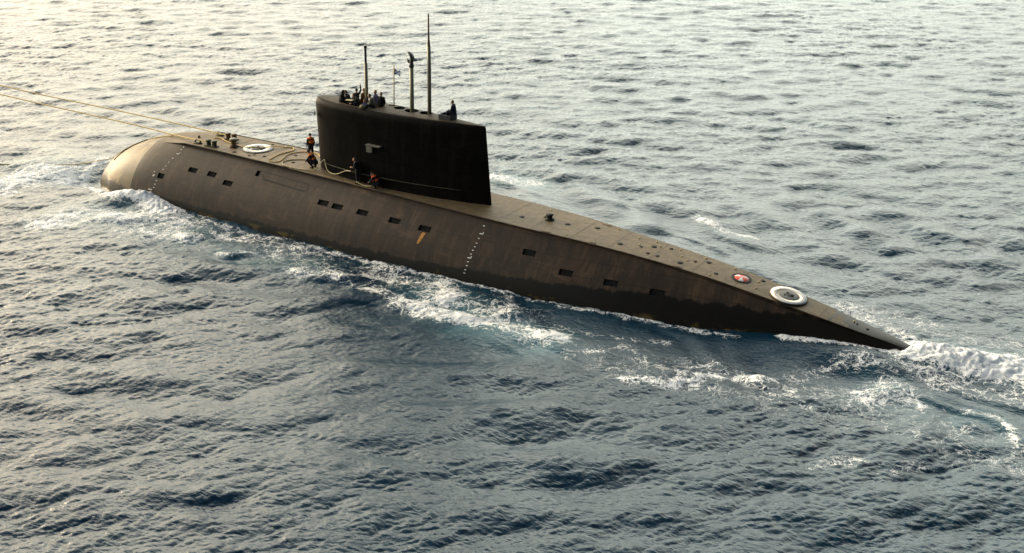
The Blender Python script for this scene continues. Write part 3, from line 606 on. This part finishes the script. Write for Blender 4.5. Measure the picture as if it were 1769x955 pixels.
# slot aft along the port shoulder, small windows near the leading edge
box(cb, (13.1, -.80, ZT + .02), (3.9, .045, .12))
cut(sail, cb); flat_shade(sail, 32)
for x, y, a, b2 in WELLS:
    bm = bmesh.new(); 
    for k in range(2): pass
    seg = 32; P = [(1.0, -.02), (1.0, .015), (1.06, .015), (1.06, -.02)]
    rings = [[bm.verts.new((x + r * a * math.cos(t), y + r * b2 * math.sin(t), ZT + .03 + hh)) for t in [2 * math.pi * k / seg for k in range(seg)]] for r, hh in P]
    for i in range(4):
        for k in range(seg): bm.faces.new((rings[i][k], rings[i][(k + 1) % seg], rings[(i + 1) % 4][(k + 1) % seg], rings[(i + 1) % 4][k]))
    link_mesh('mast_well_rim', bm, 'mastdark', sail, False)
for k in (0, 1):
    bm = bmesh.new(); box(bm, (6.02 + k * .34, -sail_w(.045 + k * .025) * .955 - (.0), 7.55), (.18, .05, .30), Matrix.Rotation(-.95 + k * .25, 3, 'Z'), .01); link_mesh('bridge_window', bm, 'steel', sail, False)
bm = bmesh.new(); box(bm, (9.5, -1.20, 8.38), (.7, .10, .06), Matrix.Rotation(-.02, 3, 'Z'), .01); link_mesh('side_step', bm, 'black', sail, False)
bm = bmesh.new(); lathe(bm, [(.10, 0), (.12, .10), (.05, .16)], (5.86, 0, 8.40), (-.6, 0, 1), 14); link_mesh('bow_light', bm, 'rusty', sail)
# open door and its drip ledge, low on the port side
bm = bmesh.new(); yb = -1.40
box(bm, (11.60, yb - .12, 6.42), (1.15, .34, .05), Matrix.Rotation(.03, 3, 'Z'), .01); led = link_mesh('side_ledge', bm, 'steel', sail, False)
bm = bmesh.new(); box(bm, (11.24, yb - .10, 6.14), (.44, .16, .46), Matrix.Rotation(.1, 3, 'Z'), .02); link_mesh('side_lamp_box', bm, 'steel', sail, False)
# grab rails at the foot of the sail
bm = bmesh.new()
pts = [(x, -sail_w((x - 5.9) / 13.8) * 1.07 - .10, 4.35) for x in np.arange(7.0, 18.5, .5)]
tube(bm, pts, .022, 6)
for x, y, z in pts[::4]: tube(bm, [(x, y, z), (x, y + .12, z)], .018, 6)
link_mesh('grab_rail', bm, 'olive', sail)
# hatch coaming aft on the sail
bm = bmesh.new()
for dx, dy, sx, sy in ((0, -.24, .92, .05), (0, .48, .92, .05), (-.44, .12, .05, .67), (.44, .12, .05, .67)): box(bm, (16.35 + dx, dy, ZT + .14), (sx, sy, .34), None, .008)
cm = link_mesh('hatch_coaming', bm, 'olive', sail, False); cm.data.materials[0] = MAT['mastdark']
# masts
def mast(name, x, y, z0, parts, mat='mast'):
    bm = bmesh.new(); tube(bm, [(x, y, z0)] + [(x + dx, y, z) for z, r, dx in parts], [parts[0][1]] + [r for z, r, dx in parts], 14); return link_mesh(name, bm, mat, sail)
m1 = mast('snorkel_mast', 9.86, .12, 7.4, [(11.35, .115, 0)]); bm = bmesh.new(); tube(bm, [(9.86, .12, 11.3), (9.86, .12, 12.3), (9.86, .12, 12.32), (9.86, .12, 12.5)], [.075, .075, .11, .11], 12); link_mesh('antenna_head', bm, 'mastdark', m1)
m2 = mast('radar_mast', 13.42, .30, 7.4, [(11.55, .135, 0)])
bm = bmesh.new(); tube(bm, [(13.42, .30, 11.5), (13.42, .30, 11.62), (13.42, .30, 11.85)], [.15, .17, .12], 12)
# curved dish: thick curved blade
arc = []
for k in range(13):
    a = -1.35 + 3.0 * k / 12; arc.append((13.20 + .30 * math.cos(a) - .10 * max(0, math.sin(a)), .30, 12.10 + .38 * math.sin(a)))
prev = None
for k, (x, y, z) in enumerate(arc):
    t = k / 12; w = .05 + .11 * math.sin(math.pi * min(1, t * 1.0 + .05)); a = -1.35 + 3.0 * t; n_ = Vector((math.cos(a), 0, math.sin(a))) * (.03 + .10 * math.sin(math.pi * t) ** .7)
    r = [bm.verts.new(Vector((x, y + sg * w, z)) + n_ * (o - .5)) for sg, o in ((-1, 0), (-1, 1), (1, 1), (1, 0))]
    if prev: [bm.faces.new((prev[i], prev[(i + 1) % 4], r[(i + 1) % 4], r[i])) for i in range(4)]
    else: bm.faces.new(r)
    prev = r
bm.faces.new(prev); tube(bm, [(13.38, .3, 11.75), (13.22, .3, 11.86), (13.06, .3, 12.02)], [.09, .10, .05], 8); link_mesh('radar_dish', bm, 'mastdark', m2, True)
m3 = mast('radio_mast', 14.72, .42, 7.4, [(11.6, .125, 0), (13.0, .115, -.01)]); bm = bmesh.new(); tube(bm, [(14.71, .42, 12.95), (14.71, .42, 13.0), (14.70, .42, 13.6), (14.69, .42, 15.05)], [.10, .10, .06, .05], 10); link_mesh('whip_antenna', bm, 'rusty', m3)
bm = bmesh.new(); tube(bm, [(11.62, .75, 8.5), (11.68, .75, 11.35)], .036, 8); fs = link_mesh('flagstaff', bm, 'rope', sail)
# ensign: white with a blue saltire, blowing aft
fb = bmesh.new(); sx_ = bmesh.new(); NX, NZ = 10, 6
def fp(u, v, off=0): return Vector((11.70 + .52 * u, .75 + .06 * math.sin(u * 5 + v) + off, 10.72 + .36 * v - .05 * u))
def sheet(bm, f, nx, nz, th):
    for sg in (1,):
        A_ = [[bm.verts.new(f(i / nx, j / nz, -th)) for j in range(nz + 1)] for i in range(nx + 1)]; B_ = [[bm.verts.new(f(i / nx, j / nz, th)) for j in range(nz + 1)] for i in range(nx + 1)]
        for i in range(nx):
            for j in range(nz): bm.faces.new((A_[i][j], A_[i + 1][j], A_[i + 1][j + 1], A_[i][j + 1])); bm.faces.new((B_[i][j], B_[i][j + 1], B_[i + 1][j + 1], B_[i + 1][j]))
sheet(fb, fp, NX, NZ, .006); fl = link_mesh('ensign', fb, 'white', fs)
MAT['flagblue'] = plain('ensign_blue', (.03, .08, .45), .8)
for flip in (0, 1): sheet(sx_, lambda u, v, o: fp(u, (min(1, max(0, (u if not flip else 1 - u) + (v - .5) * .2))), o), NX, 2, .012)
link_mesh('ensign_saltire', sx_, 'flagblue', fl)

# ------------------------------------------------------------------ ropes
def rope(name, pts, r, mat, label, n=8, group=None):
    P = spline(pts, n); o = Vector(P[0]); bm = bmesh.new(); tube(bm, [p - o for p in P], r, 7); ob = link_mesh(name, bm, mat); ob.location = o; return tag(ob, label, 'rope', group)
def on_deck(pts, r): return [(s, y, deck_z(s, y) + r + .004) for s, y in pts]
rope('tow_line', [(-3.42, .55, 4.12), (-8, .95, 4.02), (-16, 1.4, 3.86), (-29, 1.6, 3.75), (-60, 2.9, 3.6), (-110, 5, 4.2)], .045, 'rope', 'upper of two taut tan tow lines, fast to the far pair of bow bollards')
rope('tow_line', [(-3.4, -1.2, 4.1), (-4.55, -1.27, 4.02), (-8.0, -.55, 3.70), (-13, -.1, 3.62), (-29, .6, 3.38), (-60, 1.9, 3.2), (-110, 4, 3.8)], .045, 'rope', 'lower of two tan tow lines, running through the near fairlead over the bow crest')
def bow_pt(s, y, up=.03):
    p = sec(s); o = np.argsort(p[:, 0][:40]); yy = p[:40, 0]; zz = p[:40, 1]; i = np.argsort(yy); return (s, y, float(np.interp(abs(y), yy[i], zz[i])) + up)
rope('bow_line', [bow_pt(-7.9, -.55), bow_pt(-9.2, -.65), bow_pt(-10.4, -.7), bow_pt(-11.9, -.95), bow_pt(-12.9, -1.35), bow_pt(-13.4, -1.6, .05), (-14.6, -1.85, .85), (-16.2, -2.2, .40), (-17.8, -3, .22), (-19.4, -4.3, .2), (-22, -5.4, .15), (-26, -7, .0), (-29, -8, -.4)], .032, 'rope', 'slack tan line trailing over the rounded bow down into the water ahead')
rope('bow_line', [bow_pt(-10.4, -.72), bow_pt(-11.3, -1.15), bow_pt(-12.0, -1.8), bow_pt(-12.4, -2.4)], .05, 'olive', 'short dark chafing hose lying on the pale rounded bow')
rope('deck_line', on_deck([(-4.5, .3), (-3.9, .4), (-3.0, .05), (-1.97, -.28), (-1.5, -.35), (-1.0, -.35)], .035) + [(-.4, -.15, 3.93), (.3, .2, 3.93)] + on_deck([(.95, .95)], .12) + on_deck([(1.3, 1.35), (1.86, 1.64), (2.31, 1.12), (2.25, .3), (2.19, -.4), (2.42, -1.55)], .035), .035, 'rope', 'brown mooring line from the capstan across the white ring on the fore deck')
rope('deck_line', on_deck([(2.6, -1.72), (3.05, -1.62), (3.22, -1.3), (2.85, -.3), (2.72, .4), (3.0, 1.15), (3.6, 1.5), (4.3, 1.45), (4.8, 1.1)], .032), .032, 'rope', 'brown rope looped on the fore deck, its far end near the standing sailor')
rope('deck_line', on_deck([(4.9, .2), (4.3, -.15), (3.74, -.58), (3.5, -1.2), (3.89, -1.75), (5.0, -1.88), (5.95, -1.70), (6.4, -1.5)], .032) + [(6.75, -1.25, 4.25), (7.02, -1.08, 4.55), (7.2, -1.2, 4.3), (7.6, -1.45, 3.98), (8.15, -1.62, 3.90), (8.7, -1.65, 4.02), (9.3, -1.66, 4.32), (9.85, -1.75, 4.42)], .032, 'ropelight', 'pale rope hung on the foot of the sail and held by a sailor')
rope('deck_line', [(10.35, -1.85, 3.85), (10.7, -1.9, 3.74), (11.2, -1.92, 3.70), (11.65, -1.92, 3.78)], .03, 'ropelight', 'short pale rope end between the two sailors on the narrow side deck')
# ------------------------------------------------------------------ people
def blob(name, caps, voxel, mat, parent, extra=None, loc=Vector((0, 0, 0))):
    """one continuous skin grown over tapered limbs: caps = (p0, p1, r0, r1)"""
    bm = bmesh.new()
    for p0, p1, r0, r1 in caps:
        p0, p1 = Vector(p0), Vector(p1); d = p1 - p0; L = d.length
        if L < 1e-4: d = Vector((0, 0, 1)); L = 1e-4
        q = Vector((0, 0, 1)).rotation_difference(d.normalized()); prof = []
        for k in range(1, 5): a = math.pi / 2 * k / 4; prof.append((r0 * math.sin(a), -r0 * math.cos(a)))
        for k in range(0, 4): a = math.pi / 2 * k / 4; prof.append((r1 * math.cos(a), L + r1 * math.sin(a)))
        lathe(bm, prof, p0, d, 10 if max(r0, r1) < .03 else 14)
    if extra: extra(bm)
    bmesh.ops.recalc_face_normals(bm, faces=bm.faces)
    me = bpy.data.meshes.new('tmp'); bm.to_mesh(me); bm.free(); t = bpy.data.objects.new('tmp', me); C.objects.link(t)
    m = t.modifiers.new('r', 'REMESH'); m.mode = 'VOXEL'; m.voxel_size = voxel; s = t.modifiers.new('s', 'SMOOTH'); s.factor = .5; s.iterations = 2
    new = bpy.data.meshes.new_from_object(t.evaluated_get(bpy.context.evaluated_depsgraph_get())); bpy.data.objects.remove(t); bpy.data.meshes.remove(me)
    new.name = name; new.materials.clear(); new.materials.append(MAT[mat]); new.polygons.foreach_set('use_smooth', np.ones(len(new.polygons), bool))
    o = bpy.data.objects.new(name, new); C.objects.link(o); o.parent = parent; return o
def rotz(v, a): c, s = math.cos(a), math.sin(a); return Vector((v[0] * c - v[1] * s, v[0] * s + v[1] * c, v[2]))
def person(loc, face, pose, top, legs='blackc', head='hair_dark', vest=None, hood=None, label='', group=None, S=1.0):
    """loc = point under the pelvis on the floor; face = heading in radians; figure built facing +x"""
    root = empty('person', loc, label, 'person', group); root.rotation_euler = (0, 0, face); root.scale = (S,) * 3
    J = dict(pel=(0, 0, .95), chest=(.02, 0, 1.30), neck=(.02, 0, 1.50), head=(.05, 0, 1.66), nod=0.0,
             hip=((0, .10, .92), (0, -.10, .92)), knee=((.02, .11, .50), (.02, -.11, .50)), ank=((0, .12, .09), (0, -.12, .09)),
             sho=((.0, .19, 1.43), (.0, -.19, 1.43)), elb=((-.02, .26, 1.14), (-.02, -.26, 1.14)), wri=((.12, .24, .90), (.12, -.24, .90)))
    J.update(pose); V = Vector; g = lambda k: V(J[k])
    caps = [(g('pel'), g('pel') + (g('chest') - g('pel')) * .5, .135, .125), (g('pel') + (g('chest') - g('pel')) * .4, g('chest'), .125, .15), (g('chest'), g('neck'), .14, .065), (g('neck'), g('head') - V((.03, 0, .03)), .058, .055)]
    for sd in (0, 1):
        h, k, a, sh, e, w = (V(J[q][sd]) for q in ('hip', 'knee', 'ank', 'sho', 'elb', 'wri'))
        caps += [(h, k, .088, .058), (k, a, .056, .038), (a, a + V((.14, 0, -.04)), .040, .034), (g('chest') + V((0, 0, .08)), sh, .09, .058), (sh, e, .052, .040), (e, w, .040, .028)]
        d = (w - e).normalized(); sgn = 1 if sd == 0 else -1; u = V((0, sgn, 0)); u = (u - d * u.dot(d)); u = u.normalized() if u.length > .1 else V((1, 0, 0)); n_ = d.cross(u)
        caps.append((w, w + d * .075, .026, .036))
        for i, (off, ln) in enumerate(((-.030, .070), (-.010, .082), (.010, .077), (.029, .060))):       # four fingers, slightly curled
            b0 = w + d * .085 + u * off; b1 = b0 + d * ln * .5 + n_ * .008; b2_ = b1 + d * ln * .4 + n_ * .022; caps += [(b0 - d * .03, b1, .0095, .009), (b1, b2_, .009, .0075)]
        t0 = w + d * .025 - u * .03; caps += [(t0, t0 - u * .028 + d * .035, .012, .010), (t0 - u * .028 + d * .035, t0 - u * .030 + d * .068, .010, .008)]
    hd = g('head'); f = V((math.cos(J['nod']), 0, -math.sin(J['nod']))); upv = V((math.sin(J['nod']), 0, math.cos(J['nod'])))
    turn = J.get('turn', 0); f = rotz(f, turn)
    side = upv.cross(f)
    caps += [(hd + upv * .035, hd + upv * .03 - f * .025, .092, .088), (hd - upv * .055 + f * .022, hd + upv * .01 + f * .01, .058, .078),
             (hd + f * .095 + upv * .015, hd + f * .118 - upv * .018, .010, .017), (hd - upv * .095 + f * .048, hd - upv * .09 + f * .06, .026, .022)]
    for sg in (-1, 1): caps.append((hd + side * .086 * sg + upv * .02, hd + side * .088 * sg - upv * .025, .016, .011))
    body = blob('body', caps, .0135, 'skin', root)
    for sg in (-1, 1):
        bm = bmesh.new(); bmesh.ops.create_uvsphere(bm, u_segments=8, v_segments=6, radius=.012, matrix=Matrix.Translation(hd + f * .093 + side * .033 * sg + upv * .022)); e_ = link_mesh('eye', bm, 'eye'); e_.parent = root
    bm = bmesh.new(); tube(bm, [hd + f * .089 - upv * .052 + side * .024 * k for k in (-1, 0, 1)], [.006, .009, .006], 6); e_ = link_mesh('mouth', bm, 'skinlip'); e_.parent = root
    # clothes
    jc = [(g('pel') + V((0, 0, -.02)), g('chest'), .165, .175), (g('chest'), g('chest') + V((0, 0, .06)), .178, .165), (g('chest') + V((0, 0, .05)), g('neck') - V((0, 0, .02)), .155, .085)]
    for sd in (0, 1):
        sh, e, w = (V(J[q][sd]) for q in ('sho', 'elb', 'wri')); jc += [(g('chest') + V((0, 0, .07)), sh, .11, .078), (sh, e, .074, .062), (e, w - (w - e) * .06, .062, .046)]
    blob('jacket', jc, .02, top, root)
    tc = [(g('pel') + V((0, 0, .02)), g('pel') - V((0, 0, .03)), .155, .15)]
    for sd in (0, 1):
        h, k, a = (V(J[q][sd]) for q in ('hip', 'knee', 'ank')); tc += [(h, k, .112, .082), (k, a + V((0, 0, .03)), .080, .066)]
    blob('trousers', tc, .02, legs, root)
    for sd in (0, 1):
        a = V(J['ank'][sd]); blob('boot', [(a + V((0, 0, .06)), a, .062, .060), (a - V((.02, 0, .035)), a + V((.15, 0, -.045)), .052, .045)], .018, 'boot', root)
    if vest:
        vc = []
        for sg in (-1, 1): vc += [(g('chest') + V((.13, sg * .10, -.20)), g('chest') + V((.12, sg * .11, .12)), .115, .10), (g('chest') + V((.08, sg * .09, .12)), g('neck') + V((-.05, sg * .07, .0)), .09, .08)]
        vc += [(g('neck') + V((-.08, -.07, .0)), g('neck') + V((-.08, .07, 0)), .10, .10), (g('chest') + V((-.13, -.08, -.05)), g('chest') + V((-.12, .08, -.05)), .11, .11)]
        blob('life_vest', vc, .02, vest, root)
    if hood: blob('hood', [(hd + upv * .04 - f * .03, hd - f * .04 - upv * .07, .118, .10), (hd - f * .03 - upv * .08, g('neck') - V((.03, 0, .05)), .095, .12)], .018, hood, root)
    elif head == 'cap':
        blob('cap', [(hd + upv * .075 - f * .012, hd + upv * .095 - f * .012, .100, .088), (hd + upv * .07 + f * .04, hd + upv * .062 + f * .105, .062, .040)], .014, 'blackc', root)
    else: blob('hair', [(hd + upv * .055 - f * .028, hd + upv * .02 - f * .04, .096, .088)], .014, head, root)
    return root
STAND = {}
LEAN = dict(chest=(.16, 0, 1.26), neck=(.28, 0, 1.42), head=(.38, 0, 1.55), nod=.5, sho=((.20, .19, 1.36), (.20, -.19, 1.36)), elb=((.36, .26, 1.12), (.36, -.26, 1.12)), wri=((.56, .18, 1.00), (.56, -.18, 1.00)))
ARMUP = dict(sho=((.0, .19, 1.44), (.0, -.19, 1.47)), elb=((-.02, .26, 1.14), (.12, -.30, 1.66)), wri=((.14, .20, .95), (.24, -.30, 1.90)))
HUNCH = dict(chest=(.08, 0, 1.27), neck=(.14, 0, 1.45), head=(.20, 0, 1.59), nod=.35, sho=((.10, .19, 1.39), (.10, -.19, 1.39)), elb=((.16, .27, 1.12), (.16, -.27, 1.12)), wri=((.38, .12, 1.08), (.38, -.12, 1.08)))
SIT = dict(pel=(0, 0, .12), chest=(.06, 0, .47), neck=(.08, 0, .66), head=(.13, 0, .81), nod=.15, hip=((0, .10, .12), (0, -.10, .12)), knee=((.42, .13, .20), (.42, -.13, .20)), ank=((.50, .13, -.22), (.50, -.13, -.22)),
           sho=((.05, .19, .60), (.05, -.19, .60)), elb=((.12, .25, .32), (.12, -.25, .32)), wri=((.34, .16, .26), (.34, -.16, .26)))
REACH = dict(SIT); REACH.update(chest=(.12, 0, .44), neck=(.20, 0, .62), head=(.28, 0, .75), sho=((.16, .19, .56), (.14, -.19, .56)), elb=((.24, .24, .30), (.14, -.32, .30)), wri=((.40, .12, .22), (.22, -.42, .08)))
CROUCH = dict(pel=(-.10, 0, .36), chest=(.12, 0, .66), neck=(.22, 0, .82), head=(.32, 0, .95), nod=.45, hip=((-.10, .11, .34), (-.10, -.11, .34)), knee=((.32, .17, .46), (.30, -.17, .44)), ank=((.04, .15, .09), (-.02, -.15, .09)),
              sho=((.18, .19, .77), (.18, -.19, .77)), elb=((.34, .26, .54), (.34, -.26, .54)), wri=((.52, .12, .40), (.52, -.12, .38)))
GS = 'sailors crowded in the cockpit on the sail'; GD = 'sailors working on the casing'
PI = math.pi
FL = ZT - .95   # cockpit floor
person((8.10, -.42, FL), 0.3, HUNCH, 'greenblack', hood='greenblack', label='hooded sailor in dark green coat, foremost and leftmost of the group on the sail', group=GS)
person((8.62, -.20, FL), PI + .6, HUNCH, 'blackc', label='dark coated sailor bending forward, just behind the foremost hooded one on the sail', group=GS)
person((8.90, .28, FL), 2.4, ARMUP, 'greenblack', label='dark coated sailor with one bare hand raised above his head on the sail', group=GS)
person((9.45, -.42, FL - .02), -2.2, HUNCH, 'blackc', label='sailor in black coat with bare face near the port rim, beside the white chart', group=GS)
person((9.42, .42, FL + .06), 2.9, STAND, 'brown', head='hair_fair', label='sailor in rust brown jacket standing just ahead of the foremost mast', group=GS)
person((10.08, -.20, FL + .42), -1.9, SIT | dict(), 'blue', legs='navy', label='sailor in bright blue jacket sitting low in the cockpit behind the foremost mast', group=GS)
person((10.32, .52, FL + .05), -2.0, STAND, 'purple', head='hair_fair', label='fair haired sailor in pale violet jacket standing farthest back in the cockpit', group=GS)
person((10.85, -.42, ZT + .02), -2.6, REACH, 'khaki', head='hair_dark', label='sailor in khaki grey jacket sitting on the cockpit rim, leaning on one hand', group=GS)
person((10.95, .28, FL + .06), -1.5, STAND, 'blackc', label='sailor in black jacket at the after end of the cockpit, rearmost of the group', group=GS)
person((16.66, .40, ZT + .24), PI + .25, SIT, 'navy', legs='navy', head='hair_fair', label='fair haired sailor in navy jacket sitting alone on the hatch coaming aft on the sail', group=None)
person((4.55, .45, deck_z(4.55, .4)), PI - .5, STAND, 'greenblack', legs='navy', head='cap', vest='orange', label='sailor in orange life vest and cap standing upright ahead of the sail', group=GD)
person((6.05, -1.02, deck_z(5.8, .7)), -2.9, CROUCH, 'navy', S=1.12, legs='blackc', head='cap', vest='orange', label='sailor in orange life vest crouching at the leading edge of the sail', group=GD)
person((10.35, -1.70, deck_z(10, 1.7)), PI + .35, HUNCH, 'blackc', legs='blackc', head='hair_fair', label='black clothed sailor holding the pale rope on the narrow side deck beside the sail', group=GD)
person((12.0, -1.78, deck_z(12, 1.7)), PI + .2, CROUCH, 'blackc', legs='blackc', head='cap', vest='redorange', label='sailor in bright red orange life vest crouching on the side deck, rearmost below the sail', group=GD)
bm = bmesh.new(); box(bm, (0, 0, 0), (.50, .32, .02), Matrix.Rotation(.25, 3, 'Z'), .004); o = link_mesh('chart_board', bm, 'ropelight', None, False); o.location = (9.08, -.72, ZT + .30); tag(o, 'small pale chart board on the cockpit rim among the dark coated sailors', 'chart board')
bm = bmesh.new(); tube(bm, [(-.09, 0, -.28), (0, 0, -.01)], .02, 6)
o2 = link_mesh('board_stand', bm, 'mastdark', None); o2.parent = o
bm = bmesh.new(); box(bm, (0, 0, .11), (.42, .24, .22), Matrix.Rotation(.1, 3, 'Z'), .06); tube(bm, [(-.12, 0, .21), (-.06, 0, .29), (.06, 0, .29), (.12, 0, .21)], .015, 6)
o = link_mesh('kit_bag', bm, 'khaki', None); o.location = (10.35, -.98, ZT - .02); tag(o, 'small grey green kit bag on the sail top in front of the blue jacketed sailor', 'bag')
